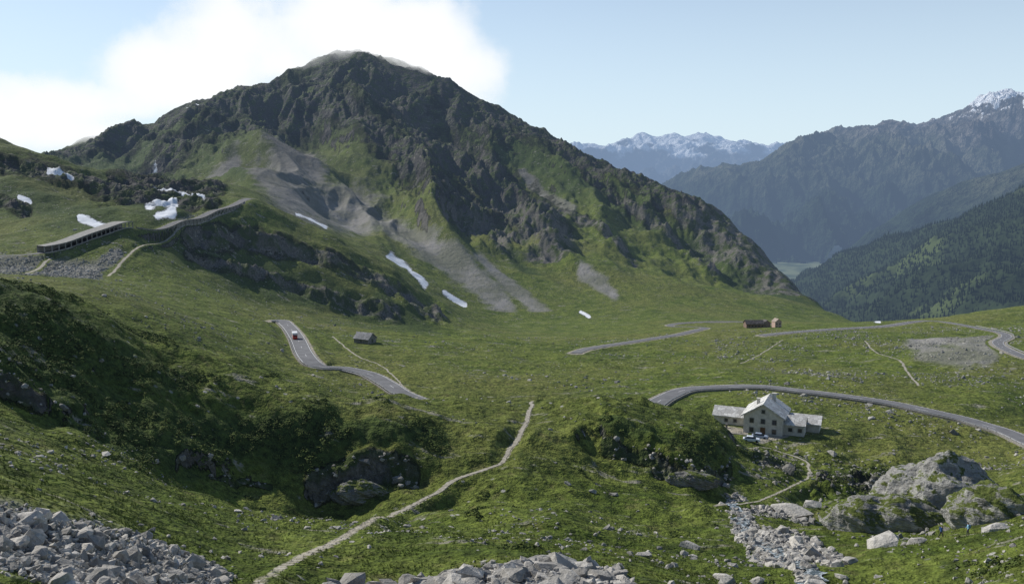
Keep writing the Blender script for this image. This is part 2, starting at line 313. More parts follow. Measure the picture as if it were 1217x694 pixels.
# ---------------- terrain material
def terrain_mat():
    t=NT('alpine_terrain');nA=t.noise(.011,2);nB=t.noise(.075,4,.6);nC=t.noise(.8,3,.6);nM=t.noise(.018,5,.65);nD=t.noise(3.5,2,.6)
    a=t.sep(t.attr('zones'));b=t.sep(t.attr('zones2'))
    z=t.sep(t.pos)[2];g_=t.n('ShaderNodeNewGeometry');nzs=t.sep(g_.outputs['Normal'])[2]
    g=t.mix(t.mr(nB,.36,.64),(.066,.100,.014),(.140,.176,.036))
    g=t.mix(t.mr(nA,.42,.66,0,.6),g,(.165,.168,.052))
    nE=t.noise(.22,4,.7);g=t.mix(t.mr(nE,.53,.64,0,.8),g,(.040,.062,.013));g=t.mix(t.mr(nE,.44,.34,0,.5),g,(.165,.15,.07))
    gm=t.mix(t.mr(nM,.40,.60),(.026,.038,.012),(.080,.106,.026))
    g=t.mix(t.mr(z,-100,120,0,.85),g,gm)
    g=t.mix(1.,g,t.mix(t.mr(nC,.3,.7),(.45,.45,.4),(1.45,1.43,1.4)),'MULTIPLY')
    g=t.mix(1.,g,t.mix(t.mr(nD,.3,.7),(.6,.63,.55),(1.35,1.3,1.3)),'MULTIPLY')
    sh=t.mix(t.mr(nC,.35,.65),(.024,.040,.010),(.075,.105,.024))
    rk=t.mix(t.mr(nM,.35,.65),(.018,.018,.0175),(.062,.058,.053));rk=t.mix(t.mr(nC,.3,.7,0,.5),rk,(.10,.094,.086))
    rk=t.mix(t.mr(z,-20,-60,0,.65),rk,t.mix(t.mr(nC,.35,.65),(.08,.075,.065),(.24,.225,.195)))
    rk=t.mix(t.ma('MULTIPLY',t.mr(nB,.44,.58,0,.95),t.mr(nzs,.42,.68)),rk,(.045,.064,.016))
    sc=t.mix(t.mr(nD,.3,.7),(.15,.145,.135),(.34,.325,.30));sc=t.mix(t.mr(nM,.43,.58,0,.7),sc,(.11,.118,.07))
    sc=t.mix(t.mr(z,-70,60),sc,t.mix(t.mr(nB,.35,.65),(.085,.081,.072),(.165,.155,.135)))
    di=t.mix(t.mr(nC,.3,.7),(.22,.195,.15),(.38,.35,.29))
    mixn=t.ma('ADD',t.ma('MULTIPLY',nM,.6),t.ma('ADD',t.ma('MULTIPLY',nB,.3),t.ma('MULTIPLY',nC,.25)))
    def th(m,amp,gain,off=0.):
        q=t.ma('MULTIPLY',t.ma('SUBTRACT',mixn,.575),amp);q=t.ma('ADD',t.ma('SUBTRACT',m,.5-off),q);q=t.ma('ADD',t.ma('MULTIPLY',q,gain),.5)
        x=t.n('ShaderNodeClamp');t.put(x.inputs[0],q);return x.outputs[0]
    fs=th(b[1],2.4,3.5);fr=th(a[0],2.6,5.);fc=th(a[1],2.3,3.);fn=th(a[2],2.4,7.,.05);fd=th(b[0],.8,6.)
    col=t.mix(fs,g,sh);col=t.mix(fc,col,sc);col=t.mix(fr,col,rk);col=t.mix(fd,col,di)
    v=t.vor(.35);st=t.ma('MULTIPLY',t.mr(v,.17,.10),t.mr(t.noise(.03,2),.5,.58));col=t.mix(st,col,(.33,.32,.29))
    # bare ribs of bedrock showing through the turf
    nr=t.noise(.14,4,.6,stretch=(.6,1.5,1.));col=t.mix(t.ma('MULTIPLY',t.mr(nr,.61,.66,0,.85),t.mr(nC,.4,.52)),col,(.23,.215,.18))
    fn=t.ma('MULTIPLY',fn,t.mr(a[2],.05,.15));col=t.mix(fn,col,t.mix(t.mr(nB,.4,.65),(.60,.62,.65),(.76,.78,.82)))
    h=t.ma('ADD',t.ma('MULTIPLY',nC,.7),t.ma('ADD',t.ma('MULTIPLY',nB,2.6),t.ma('ADD',t.ma('MULTIPLY',nD,.16),t.ma('MULTIPLY',nE,1.5))))
    hr=t.ma('MULTIPLY',t.ma('MULTIPLY',nM,28.),fr);h=t.ma('ADD',h,t.ma('MULTIPLY',hr,t.mr(z,-80,0)))
    h=t.ma('MULTIPLY',h,t.ma('SUBTRACT',1.,t.ma('MULTIPLY',fn,.8)))
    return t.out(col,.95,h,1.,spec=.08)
TM=terrain_mat()
pxg=PX[:-1,:-1];foot=np.interp(pxg.ravel(),[-300,270,400,540,600,1000,1008,1012],[1000,1000,985,935,892,960,965,9e4]).reshape(pxg.shape)
ism=D[:-1,:-1]>foot
Vf=Vt.reshape(-1,3)
def submesh(name,mask):
    Fq=gridfaces(NL,NU,mask);used=np.unique(Fq);mp=np.zeros(len(Vf),np.int64);mp[used]=np.arange(len(used))
    return mk(name,Vf[used],mp[Fq],[TM],attrs={'zones':A1[used],'zones2':A2[used]})
submesh('ground',~ism);submesh('mountain',ism)
print('terrain',time.time()-T0)
# ---------------- far ranges
def far_mat(name,trees,kind):
    t=NT(name);z=t.sep(t.pos)[2];n1=t.noise(.0012,6,.6);n2=t.noise(.006,5,.65)
    if kind=='forest':
        c=t.mix(t.mr(n2,.35,.65),(.012,.020,.010),(.028,.042,.017));me_=t.mix(t.mr(n1,.58,.64),c,(.06,.08,.028));zz=t.ma('ADD',z,t.ma('MULTIPLY',n1,300.))
        c=t.mix(t.mr(zz,60,180),me_,(.06,.072,.032));bd=20.
    elif kind=='mid':
        zz=t.ma('ADD',z,t.ma('MULTIPLY',t.ma('SUBTRACT',n1,.5),900.))
        c=t.mix(t.mr(n2,.35,.65),(.006,.013,.009),(.022,.036,.017));c=t.mix(t.mr(zz,-150,300),c,t.mix(t.mr(n2,.4,.6),(.03,.04,.022),(.105,.105,.07)))
        c=t.mix(t.mr(zz,350,600),c,t.mix(t.mr(n2,.42,.58),(.06,.055,.05),(.16,.145,.13)))
        sn=t.ma('ADD',z,t.ma('MULTIPLY',t.ma('SUBTRACT',n2,.5),1300.));c=t.mix(t.mr(sn,860,920),c,(.8,.82,.86));bd=200.
    else:
        c=t.mix(t.mr(n2,.35,.65),(.03,.04,.04),(.10,.10,.10));sn=t.ma('ADD',z,t.ma('MULTIPLY',t.ma('SUBTRACT',n1,.5),2600.));c=t.mix(t.mr(sn,750,1000),c,(.75,.77,.8));bd=250.
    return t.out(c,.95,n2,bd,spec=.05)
def sheet(name,lns,px0,px1,nu,D0,D1,nl,noise,mat,ridge):
    u0=sight(px0,250)[0];u1=sight(px1,250)[0];U_=np.linspace(u0,u1,nu);L_=np.linspace(math.log(D0),math.log(D1),nl)
    S=rbf_grid(lns,U_,L_,blur=1);uu,ll=np.meshgrid(U_,L_);d=np.exp(ll);x=uu*d
    pxx=unsight(uu,S)[0];rd=np.interp(pxx.ravel(),[p[0] for p in ridge],[math.log(p[2]) for p in ridge]).reshape(pxx.shape)
    wr=.3+.7*np.clip(np.abs(ll-rd)/.12,0,1);z=S*d+noise(x,d)*wr
    V=np.stack([x,d,z],-1);mk(name,V.reshape(-1,3),gridfaces(nl,nu),[mat]);return dict(U=U_,L=L_,S=z/d,V=V,z=z)
r1=[(900,368,5200),(955,327,5000),(1000,301,4600),(1050,281,4300),(1100,263,4000),(1160,246,3700),(1217,226,3500),(1500,150,3300)]
f1=sheet('forested_hillside',[[(850,420,2300),(1000,430,2200),(1217,430,2000),(1500,420,1900)],[(900,405,3400),(980,385,3300),(1050,350,3100),(1130,325,2900),(1217,295,2800),(1500,240,2600)],[(930,375,4300),(990,345,4100),(1060,310,3800),(1140,283,3400),(1217,258,3200),(1500,190,3000)],r1,[(a,b+50,d*1.15) for a,b,d in r1],[(a,b+140,d*1.4) for a,b,d in r1]],840,1420,420,1900,6500,300,
  lambda x,y:ridg(x,y,700,5,61)*125+fbm(x,y,120,3,62)*9,far_mat('forest_floor',1,'forest'),r1)
r2=[(940,340,7600),(1005,300,7400),(1040,278,7200),(1075,250,7000),(1110,232,6900),(1160,213,6800),(1217,196,6700),(1500,130,6500)]
sheet('wooded_ridge',[[(850,380,5000),(1217,380,5000),(1500,380,5000)],[(960,345,6200),(1060,305,6000),(1140,270,5900),(1217,245,5800),(1500,200,5600)],r2,[(a,b+50,d*1.13) for a,b,d in r2],[(a,b+120,d*1.3) for a,b,d in r2]],880,1420,400,5000,9500,240,
  lambda x,y:ridg(x,y,1300,5,71)*210,far_mat('wooded_ridge_cover',0,'mid'),r2)
r3=[(640,290,11500),(740,262,11000),(790,226,10500),(830,211,10400),(870,200,10300),(920,184,10300),(950,172,10400),(990,163,10400),(1020,161,10400),(1060,145,10500),(1095,157,10500),(1130,150,10600),(1160,131,10700),(1195,109,10800),(1225,118,10800),(1500,90,11000)]
sheet('mountain_range',[[(600,318,7800),(950,318,7700),(1030,300,7800),(1217,290,7800),(1500,280,7800)],[(740,290,9300),(850,262,9000),(930,258,8700),(990,240,8700),(1060,222,8800),(1140,212,9000),(1217,200,9200),(1500,170,9300)],r3,[(a,b+45,d*1.13) for a,b,d in r3],[(a,b+90,d*1.3) for a,b,d in r3]],620,1420,760,7600,14500,460,
  lambda x,y:ridg(x+.4*y,y*.6,1600,7,81,.6)*950,far_mat('range_cover',0,'mid'),r3)
r4=[(500,200,26000),(640,182,26000),(690,171,26000),(728,177,26000),(750,168,26000),(765,155,26000),(780,164,26000),(800,163,26000),(822,167,26000),(840,158,26000),(858,167,26000),(880,169,26000),(910,171,26000),(945,176,26000),(1000,165,27000),(1100,150,27000),(1500,160,27000)]
sheet('distant_snowy_range',[[(400,240,19000),(1500,240,19000)],[(400,225,22500),(700,205,22500),(900,205,22500),(1500,210,22500)],r4,[(a,b+30,d*1.15) for a,b,d in r4]],450,1420,800,18500,31000,320,
  lambda x,y:ridg(x,y,3000,6,91,.58)*1000,far_mat('distant_cover',0,'far'),r4)
t=NT('valley_floor_cover');vn=t.noise(.004,4);mk('valley_floor',[(-30000,900,-705),(60000,900,-705),(60000,90000,-705),(-30000,90000,-705)],[(0,1,2,3)],[t.out(t.mix(t.mr(vn,.42,.58),(.03,.05,.02),(.12,.14,.07)))])
# ---------------- scatter tools
def hullrock(n,flat=1.):
    bm=bmesh.new()
    for _ in range(n):
        v=rng.normal(size=3);v/=np.linalg.norm(v);v*=rng.uniform(.75,1.05);bm.verts.new((v[0],v[1]*.8,v[2]*.62*flat))
    r=bmesh.ops.convex_hull(bm,input=bm.verts);bmesh.ops.delete(bm,geom=list({g for g in r['geom_interior']+r['geom_unused'] if isinstance(g,bmesh.types.BMVert)}),context='VERTS')
    bmesh.ops.triangulate(bm,faces=bm.faces);bm.verts.index_update();V=np.array([v.co[:] for v in bm.verts]);Fq=np.array([[v.index for v in f.verts] for f in bm.faces]);bm.free();return V,Fq
def scatter(name,variants,pos,scale,mat,tilt=.3,smooth=False,parent=None):
    N=len(pos);scale=np.broadcast_to(np.asarray(scale,float).reshape(N,-1),(N,3));vid=rng.integers(0,len(variants),N)
    Vs=[];Fs=[];Ts=[];off=0
    for k,(V,Fq) in enumerate(variants):
        ix=np.where(vid==k)[0];m=len(ix)
        if not m:continue
        a=rng.uniform(0,2*math.pi,m);tx=rng.normal(0,tilt,m);ty=rng.normal(0,tilt,m)
        v=V[None]*scale[ix][:,None,:]
        x,y,z=v[...,0],v[...,1],v[...,2];cx,sx=np.cos(tx)[:,None],np.sin(tx)[:,None];y,z=y*cx-z*sx,y*sx+z*cx
        cx,sx=np.cos(ty)[:,None],np.sin(ty)[:,None];x,z=x*cx+z*sx,-x*sx+z*cx
        cx,sx=np.cos(a)[:,None],np.sin(a)[:,None];x,y=x*cx-y*sx,x*sx+y*cx
        Vs.append((np.stack([x,y,z],-1)+pos[ix][:,None,:]).reshape(-1,3))
        Fs.append((Fq[None]+off+np.arange(m)[:,None,None]*len(V)).reshape(-1,Fq.shape[1]));Ts.append(np.repeat(rng.uniform(0,1,m),len(V)));off+=m*len(V)
    return mk(name,np.concatenate(Vs),np.concatenate(Fs),[mat],smooth=smooth,attrs={'tint':np.concatenate(Ts)},parent=parent)
def pick(wt,n):
    p=wt.ravel().astype(float);cs=np.cumsum(p);idx=np.searchsorted(cs,rng.uniform(0,cs[-1],n));idx=np.clip(idx,0,p.size-1)
    d=D.ravel()[idx];x=X.ravel()[idx]+rng.uniform(-.5,.5,n)*du*d;y=d*(1+rng.uniform(-.5,.5,n)*dl);return np.stack([x,y,zat(x,y)],-1)
rocks=[hullrock(k) for k in (9,11,12,14,16,18,22,26)]
def rockmat(name,c1,c2,lich):
    t=NT(name);n=t.noise(1.7,5,.65);n2=t.noise(9,3);ti=t.attr('tint','Fac')
    c=t.mix(t.mr(n,.3,.7),c1,c2);c=t.mix(1.,c,t.mix(ti,(.55,.55,.55),(1.4,1.38,1.34)),'MULTIPLY');c=t.mix(t.mr(n2,.6,.72,0,.5),c,lich);return t.out(c,.9,n,.25,spec=.15)
RM=rockmat('boulder_rock',(.24,.23,.21),(.46,.44,.41),(.14,.14,.09));RMd=rockmat('field_stone',(.16,.155,.14),(.36,.35,.32),(.08,.085,.05))
free=(FD>1.0)
vis=(PX>-60)&(PX<1280)&(PY<720)
sc_near=sm(scree,.38,.6)*(D<78)*(D>30)
def lift(p,s,f=.2): p=p.copy();p[:,2]+=s*f;return p
s=np.exp(rng.normal(-1.75,.5,13000));scatter('scree_stones',rocks[:5],lift(pick(sc_near*D**1.6*vis,13000),s),s,RM,.5)
fr=soft([([(395,706),(470,692),(560,678),(640,668),(700,678),(735,694)],12)],40,78)>.45
s=np.exp(rng.normal(-.95,.5,620));scatter('foreground_boulders',rocks[3:],lift(pick(fr*D**2,620),s,.25),np.stack([s*1.3,s,s*.75],1),RM,.35)
s=np.clip(np.exp(rng.normal(-1.1,.5,210)),0,.85);scatter('scree_boulders',rocks[3:],lift(pick(sc_near*D**2*vis*(PX<320),210),s,.3),s,RM,.35)
nzf=fbm(X,Y,45,3,77)
wt=vis*free*(D>80)*(D<600)*D**2*np.clip(.12+nzf,0.015,1)*(1+3*(PX>850))*np.where(shrub>.5,.5,1)
s=np.exp(rng.normal(-1.0,.5,8500));scatter('meadow_stones',rocks[:6],lift(pick(wt,8500),s,.1),s,RMd,.25)
wt=vis*free*(D>56)*(D<130)*D**2*np.clip(fbm(X,Y,12,3,79)+.05,.02,1)
s=np.exp(rng.normal(-1.6,.5,1500));scatter('turf_stones',rocks[:6],lift(pick(wt,1500),s,.1),s,RM,.25)
st=sm(scree,.35,.6)*(D>60)*(D<200)*(PX>780)
s=np.exp(rng.normal(-1.25,.6,3000));scatter('streambed_stones',rocks,lift(pick(st*D**2,3000),s,.1),s,RM,.3)
wt=((rock>.3)&(rock<.95))*(D>85)*(D<230)*D**2*vis
s=np.exp(rng.normal(-.95,.5,450));scatter('outcrop_stones',rocks,lift(pick(wt,450),s,.0),s,RMd,.3)
wt=sm(scree,.3,.6)*(D>380)*(D<760)*D**2*vis*free*np.where(PX>900,.06,1)
s=np.exp(rng.normal(-.5,.4,2500));scatter('talus_blocks',rocks[:5],lift(pick(wt,2500),s,.1),s,RMd,.3)
bl=[(37,624,52,24),(205,662,58,13),(185,660,58,9),(820,648,118,17),(940,612,160,30),(858,684,92,16),(1052,655,108,30),(1010,672,98,14),(900,690,88,12),(1182,632,100,20),(1090,652,112,14),(765,665,90,12),(690,668,70,16),(610,664,68,18),(560,684,58,20),(470,688,58,15),(965,600,165,14),(1000,690,92,10),(648,690,56,16)]
for (a,b,d,w_) in bl:
    x,y=land(a,b,d,.3);r=w_*y/F*1.0;sz=(.42 if w_>25 else .7)
    V,Fq=hullrock(26);V=V*np.array([r,r*.8,r*sz]);ob=mk('boulder',V,Fq,[RM],smooth=False,attrs={'tint':np.full(len(V),rng.uniform(.5,1))})
    ob.location=(x,y,float(zat(x,y))+r*.18);ob.rotation_euler=(rng.normal(0,.12),rng.normal(0,.12),rng.uniform(-.4,.4))
def outcrop(px,py,d,sx,sy,sz,seed,rz,green=.5,pale=1.):
    bm=bmesh.new();bmesh.ops.create_icosphere(bm,subdivisions=6,radius=1);V=np.array([v.co[:] for v in bm.verts]);Fq=np.array([[v.index for v in f.verts] for f in bm.faces]);bm.free()
    a=V[:,0]*2+V[:,2]*1.3;b=V[:,1]*2-V[:,2]*.9;k=1+.18*fbm(a,b,1.3,2,seed)+.08*ridg(a+3,b,.7,5,seed+5,.6)
    V=V*k[:,None]
    V[:,2]=np.where(V[:,2]>0,V[:,2]*(1-.42*np.clip(V[:,0]-.1,-.1,1)),V[:,2]);V[:,1]-=.25*np.clip(V[:,2],0,1)
    st_=np.round((V[:,2]+.25*V[:,0])*9)/9-.25*V[:,0];V[:,2]=V[:,2]*.72+st_*.28
    V*=np.array([sx,sy,sz]);t=NT('outcrop_rock');n=t.noise(.5,6,.65);n2=t.noise(2.5,4);n3=t.noise(.9,5,.6,stretch=(.5,.5,3.))
    c=t.mix(t.mr(n,.35,.65),(.18*pale,.175*pale,.16*pale),(.46*pale,.45*pale,.42*pale));c=t.mix(t.mr(n3,.55,.66,0,.7),c,(.10,.10,.08));g=t.n('ShaderNodeNewGeometry');nz_=t.sep(g.outputs['Normal'])[2]
    gr=t.mix(t.mr(n2,.3,.7),(.055,.078,.015),(.13,.15,.04));f=t.ma('MULTIPLY',t.mr(nz_,.3,.6),t.mr(n,green,green+.05));c=t.mix(f,c,gr)
    m=t.out(c,.92,t.ma('ADD',n,t.ma('ADD',t.ma('MULTIPLY',n2,.2),t.ma('MULTIPLY',n3,.5))),1.,spec=.1)
    x,y=land(px,py,d,.3);ob=mk('rock_outcrop',V,Fq,[m]);ob.location=(x,y,float(zat(x,y))+sz*.05);ob.rotation_euler=(0,0,rz)
outcrop(1118,612,150,12,8,10,3,.15,.52);outcrop(1058,630,142,9.5,6,4.6,8,-.2,.45);outcrop(1180,616,152,6.5,6,4.4,14,.1,.42);outcrop(430,566,146,5,2.6,2.3,25,.2,.45,.75);outcrop(825,558,166,5,2.5,1.6,31,-.1,.44,.75)
def leafclump(n,r,h,ls):
    V=[];Fq=[]
    for i in range(n):
        th=rng.uniform(0,2*math.pi);q=math.sqrt(rng.uniform());ph=q*r;z=h*(1-q*q)*rng.uniform(.5,1.);c=np.array([math.cos(th)*ph,math.sin(th)*ph,z])
        nrm=np.array([math.cos(th)*q,math.sin(th)*q,1.0])+rng.normal(0,.45,3);nrm/=np.linalg.norm(nrm);t1=np.cross(nrm,[.3,.9,.1]);t1/=np.linalg.norm(t1);t2=np.cross(nrm,t1)
        k=len(V);V+=[c-t1*ls-t2*ls*.6,c+t1*ls-t2*ls*.6,c+t1*ls*.7+t2*ls,c-t1*ls*.7+t2*ls];Fq.append([k,k+1,k+2,k+3])
    return np.array(V),np.array(Fq)
def leafmat(name,c1,c2):
    t=NT(name);ti=t.attr('tint','Fac');n=t.noise(.12,3);c=t.mix(t.ma('ADD',t.ma('MULTIPLY',ti,.6),t.mr(n,.35,.65,0,.4)),c1,c2);return t.out(c,.85,spec=.1)
SM=leafmat('shrub_leaves',(.035,.055,.013),(.105,.135,.03));GM=leafmat('grass_blades',(.07,.10,.016),(.16,.19,.045))
wt=(sm(shrub+.9*fbm(X,Y,11,3,99),.5,.9))*(D>80)*(D<235)*D**2*vis*free
s=rng.uniform(.3,.8,5200);scatter('alpenrose_shrubs',[leafclump(30,1,.6,.2) for _ in range(5)],pick(wt,5200),s,SM,.15,smooth=False)
def tuft():
    V=[];Fq=[]
    for i in range(7):
        a=rng.uniform(0,2*math.pi);o=rng.normal(0,.12,2);dx,dy=math.cos(a),math.sin(a);h=rng.uniform(.6,1.);ln=rng.uniform(.1,.6);k=len(V)
        V+=[(o[0]-dy*.06,o[1]+dx*.06,-.05),(o[0]+dy*.06,o[1]-dx*.06,-.05),(o[0]+dx*ln,o[1]+dy*ln,h)];Fq.append([k,k+1,k+2])
    return np.array(V),np.array(Fq)
wt=(1-sm(scree,.35,.6))*(rock<.5)*(D>32)*(D<260)*D**.9*vis*(FD>.0)*np.clip(.45+fbm(X,Y,7,3,133),.08,1.2)
s=rng.uniform(.12,.36,52000);scatter('grass_tufts',[tuft() for _ in range(6)],pick(wt,52000),s,GM,.15)
def conifer():
    V=[];Fq=[]
    for z0,z1,r in ((.06,.5,.24),(.26,.76,.18),(.5,1.,.12)):
        k=len(V);n=6;a0=rng.uniform(0,6)
        for i in range(n):
            a=a0+i*2*math.pi/n;q=r*rng.uniform(.7,1.15);V.append((q*math.cos(a),q*math.sin(a),z0+rng.uniform(-.04,.04)))
        V.append((0,0,z1))
        for i in range(n):Fq.append([k+i,k+(i+1)%n,k+n])
    return np.array(V),np.array(Fq)
fd=np.exp(f1['L'])[:,None]*np.ones((1,len(f1['U'])));fx=f1['V'][...,0];fz=f1['z'];wt=fd**2*(fd<4900)*(fz<60+80*fbm(fx,fd,300,3,5))*(fbm(fx,fd,420,3,6)>-.75)
p=wt.ravel();cs=np.cumsum(p);N=24000;idx=np.clip(np.searchsorted(cs,rng.uniform(0,cs[-1],N)),0,p.size-1)
pos=f1['V'].reshape(-1,3)[idx]+np.column_stack([rng.uniform(-6,6,N),rng.uniform(-6,6,N),np.full(N,-2.)])
s=rng.uniform(11,22,N);scatter('conifer_forest',[conifer() for _ in range(4)],pos,s,leafmat('conifer_needles',(.008,.016,.008),(.024,.038,.015)),.02)
print('scatter',time.time()-T0)
# ---------------- linear things
def strip(name,r,a,b,dz,mat,parent=None,jit=0.,div=1):
    t=np.gradient(r[:,:2],axis=0);t/=np.linalg.norm(t,axis=1)[:,None];n=np.stack([t[:,1],-t[:,0]],1);V=[]
    for k in range(div+1):
        o=(a+(b-a)*k/div)+(rng.normal(0,jit,len(r)) if jit and k in(0,div) else 0)
        xy=r[:,:2]+n*np.reshape(o,(-1,1));z=(r[:,2]+dz) if div==1 else np.maximum(zat(xy[:,0],xy[:,1]),r[:,2]-.3)+dz
        V.append(np.column_stack([xy,z]))
    V=np.stack(V,1);return mk(name,V.reshape(-1,3),gridfaces(len(r),div+1)[:,::-1],[mat],parent=parent)
def rbox(name,r,a,b,z0,z1,mat,parent=None):
    t=np.gradient(r[:,:2],axis=0);t/=np.linalg.norm(t,axis=1)[:,None];n=np.stack([t[:,1],-t[:,0]],1);V=[]
    for o,z in ((a,z0),(b,z0),(b,z1),(a,z1),(a,z0)): V.append(np.column_stack([r[:,:2]+n*o,r[:,2]+z]))
    V=np.stack(V,1);return mk(name,V.reshape(-1,3),gridfaces(len(r),5),[mat],smooth=False,parent=parent)
asph=simple('asphalt',(.12,.12,.125),(.18,.18,.185),.3,.9,.0);white=simple('road_paint',(.6,.6,.6),(.8,.8,.8),1.)
steel=simple('galvanised_steel',(.35,.35,.35),(.5,.5,.5),2,.5,metal=.4);conc=simple('concrete',(.20,.195,.18),(.32,.31,.29),.6,.9,.1);stonew=simple('dry_stone',(.13,.125,.115),(.32,.30,.27),2.2,.95,.2)
def boxes(name,lst,mat,parent=None,loc=None):
    V=[];Fq=[];q=np.array([(-1,-1,-1),(1,-1,-1),(1,1,-1),(-1,1,-1),(-1,-1,1),(1,-1,1),(1,1,1),(-1,1,1)])*.5
    fq=[(0,3,2,1),(4,5,6,7),(0,1,5,4),(1,2,6,5),(2,3,7,6),(3,0,4,7)]
    for c,sz in lst:
        k=len(V);V+=list(q*np.array(sz)+np.array(c));Fq+=[tuple(i+k for i in f) for f in fq]
    return mk(name,V,Fq,[mat],smooth=False,parent=parent)
for k,r in roads.items():
    e=empty('road',(0,0,0));hw=3.3 if k in 'abe' else 2.7;strip('asphalt_surface',r,-hw,hw,.06,asph,e)
    if k in 'abd':
        for o in (-hw+.25,hw-.39): strip('edge_line',r,o,o+.14,.075,white,e)
        nseg=len(r)//5
        for i in range(0,nseg,2):
            q=r[i*5:i*5+3]
            if len(q)>2: strip('centre_line',q,-.07,.07,.075,white,e)
def guard(r,off):
    e=empty('guardrail',(0,0,0));rbox('rail',r,off,off+.08,.45,.78,steel,e)
    t=np.gradient(r[:,:2],axis=0);t/=np.linalg.norm(t,axis=1)[:,None];n=np.stack([t[:,1],-t[:,0]],1);c_=np.column_stack([r[:,:2]+n*(off+.16),r[:,2]+.3])[::2]
    boxes('posts',[(q,(.12,.12,.9)) for q in c_],steel,e)
guard(roads['a'],3.7);guard(roads['b'],3.7);guard(roads['d'][len(roads['d'])//2:],-3.8)
e=empty('stone_parapet',(0,0,0));rbox('wall',roads['b'],4.0,4.45,-.9,.5,stonew,e)
e=empty('stone_parapet',(0,0,0));rbox('wall',roads['a'],4.0,4.4,-.9,.35,stonew,e)
pathm=simple('trodden_path',(.22,.198,.155),(.42,.39,.33),1.6,.95,.05)
for k,(r,w_) in PR.items(): strip('footpath',r,-w_*.75,w_*.75,.05,pathm,jit=w_*.22,div=4)
t=NT('stream_water');n=t.noise(1.6,5,.7);wm_=t.out(t.mix(t.mr(n,.48,.60),(.05,.065,.065),(.55,.60,.62)),.12,n,.2,spec=.6)
r=route([(866,598,156),(878,608,146),(884,624,138),(896,643,124),(915,655,112),(945,668,104),(962,685,96),(968,705,88)],.8,4,.15);strip('stream',r,-1.1,1.1,.2,wm_,jit=.45,div=4)
re=roads['e'];pxe=unsight(re[:,0]/re[:,1],re[:,2]/re[:,1])[0]
g=re[(pxe>45)&(pxe<152)];e=empty('avalanche_gallery',(0,0,0))
rbox('roof_slab',g,-4.6,4.9,3.7,4.15,conc,e);rbox('back_wall',g,-4.4,-4.0,-.3,3.68,conc,e);rbox('sill',g,4.2,4.7,-1.6,.5,conc,e)
t_=np.gradient(g[:,:2],axis=0);t_/=np.linalg.norm(t_,axis=1)[:,None];n_=np.stack([t_[:,1],-t_[:,0]],1)
boxes('pillars',[((*(g[i,:2]+n_[i]*4.45),g[i,2]+2.1),(.45,.45,3.18)) for i in range(0,len(g),2)],conc,e)
g=re[(pxe>153)&(pxe<282)];e=empty('retaining_wall',(0,0,0));rbox('masonry',g,3.9,4.6,-4.5,.8,stonew,e)
t_=np.gradient(g[:,:2],axis=0);t_/=np.linalg.norm(t_,axis=1)[:,None];n_=np.stack([t_[:,1],-t_[:,0]],1)
boxes('buttresses',[((*(g[i,:2]+n_[i]*4.8),g[i,2]-1.9),(.9,.9,4.9)) for i in range(0,len(g),3)],stonew,e)
# ---------------- buildings
plaster=simple('weathered_plaster',(.42,.40,.35),(.62,.59,.53),1.2,.95,.05)
def slabmat(name,c1,c2,sc=.9):
    t=NT(name);tc=t.n('ShaderNodeTexCoord').outputs['Object'];v=t.vor(sc,'F1',1,tc);d=t.vor(sc,'DISTANCE_TO_EDGE',0,tc);h=t.sep(v)[0]
    c=t.mix(h,c1,c2);c=t.mix(t.mr(d,.0,.05,.55,0),c,(.07,.07,.065));n=t.noise(3,4);c=t.mix(t.mr(n,.5,.7,0,.4),c,(.18,.17,.14));return t.out(c,.85,h,.15,haze=False)
slabR=slabmat('stone_slab_roof',(.42,.41,.39),(.68,.67,.64));slateR=slabmat('slate_roof',(.16,.165,.17),(.3,.3,.31));darkR=slabmat('dark_roof',(.06,.055,.055),(.13,.12,.12))
glass=simple('window_glass',(.02,.025,.03),(.05,.055,.06),1,.15,spec=.6);wood=simple('brown_wood',(.10,.055,.03),(.20,.12,.07),3,.8);pink=simple('rose_plaster',(.42,.30,.25),(.52,.38,.32),1,.9);redw=simple('lodge_wall',(.16,.11,.09),(.26,.19,.16),2,.9)
def gable(parent,w,l,he,hr,cx,cy,wall,roof,oh=.7,th=.3,axis='y',z0=-1.2):
    def T(v): 
        v=np.array(v,float)
        if axis=='x': v=v[:,[1,0,2]]*np.array([1,-1,1])
        return v+np.array([cx,cy,0])
    a,b=w/2,l/2
    V=T([(-a,-b,z0),(a,-b,z0),(a,-b,he),(0,-b,hr),(-a,-b,he),(-a,b,z0),(a,b,z0),(a,b,he),(0,b,hr),(-a,b,he)])
    mk('walls',V,[(0,1,2,3,4),(9,8,7,6,5),(0,4,9,5),(1,6,7,2),(4,3,8,9),(2,7,8,3)],[wall],False,parent)
    sl=(hr-he)/a;c=th
    for sg in(-1,1):
        e0=(sg*(a+oh),he-sl*oh+.03);r0=(0,hr+.03)
        V=T([(e0[0],-b-oh,e0[1]),(r0[0],-b-oh,r0[1]),(r0[0],b+oh,r0[1]),(e0[0],b+oh,e0[1]),(e0[0],-b-oh,e0[1]+c),(r0[0],-b-oh,r0[1]+c),(r0[0],b+oh,r0[1]+c),(e0[0],b+oh,e0[1]+c)])
        mk('roof',V,[(0,1,2,3),(4,7,6,5),(0,4,5,1),(3,2,6,7),(0,3,7,4)],[roof],False,parent)
def windows(parent,lst,frame):
    fr_=[];gl=[]
    for x,y,z,w_,h,f in lst:
        if f=='f': fr_.append(((x,y-.03,z),(w_+.3,.1,h+.3)));gl.append(((x,y-.06,z),(w_,.1,h)))
        else:
            sg=-1 if f=='l' else 1;fr_.append(((x+sg*.03,y,z),(.1,w_+.3,h+.3)));gl.append(((x+sg*.06,y,z),(.1,w_,h)))
    boxes('window_frames',fr_,frame,parent);boxes('window_panes',gl,glass,parent)
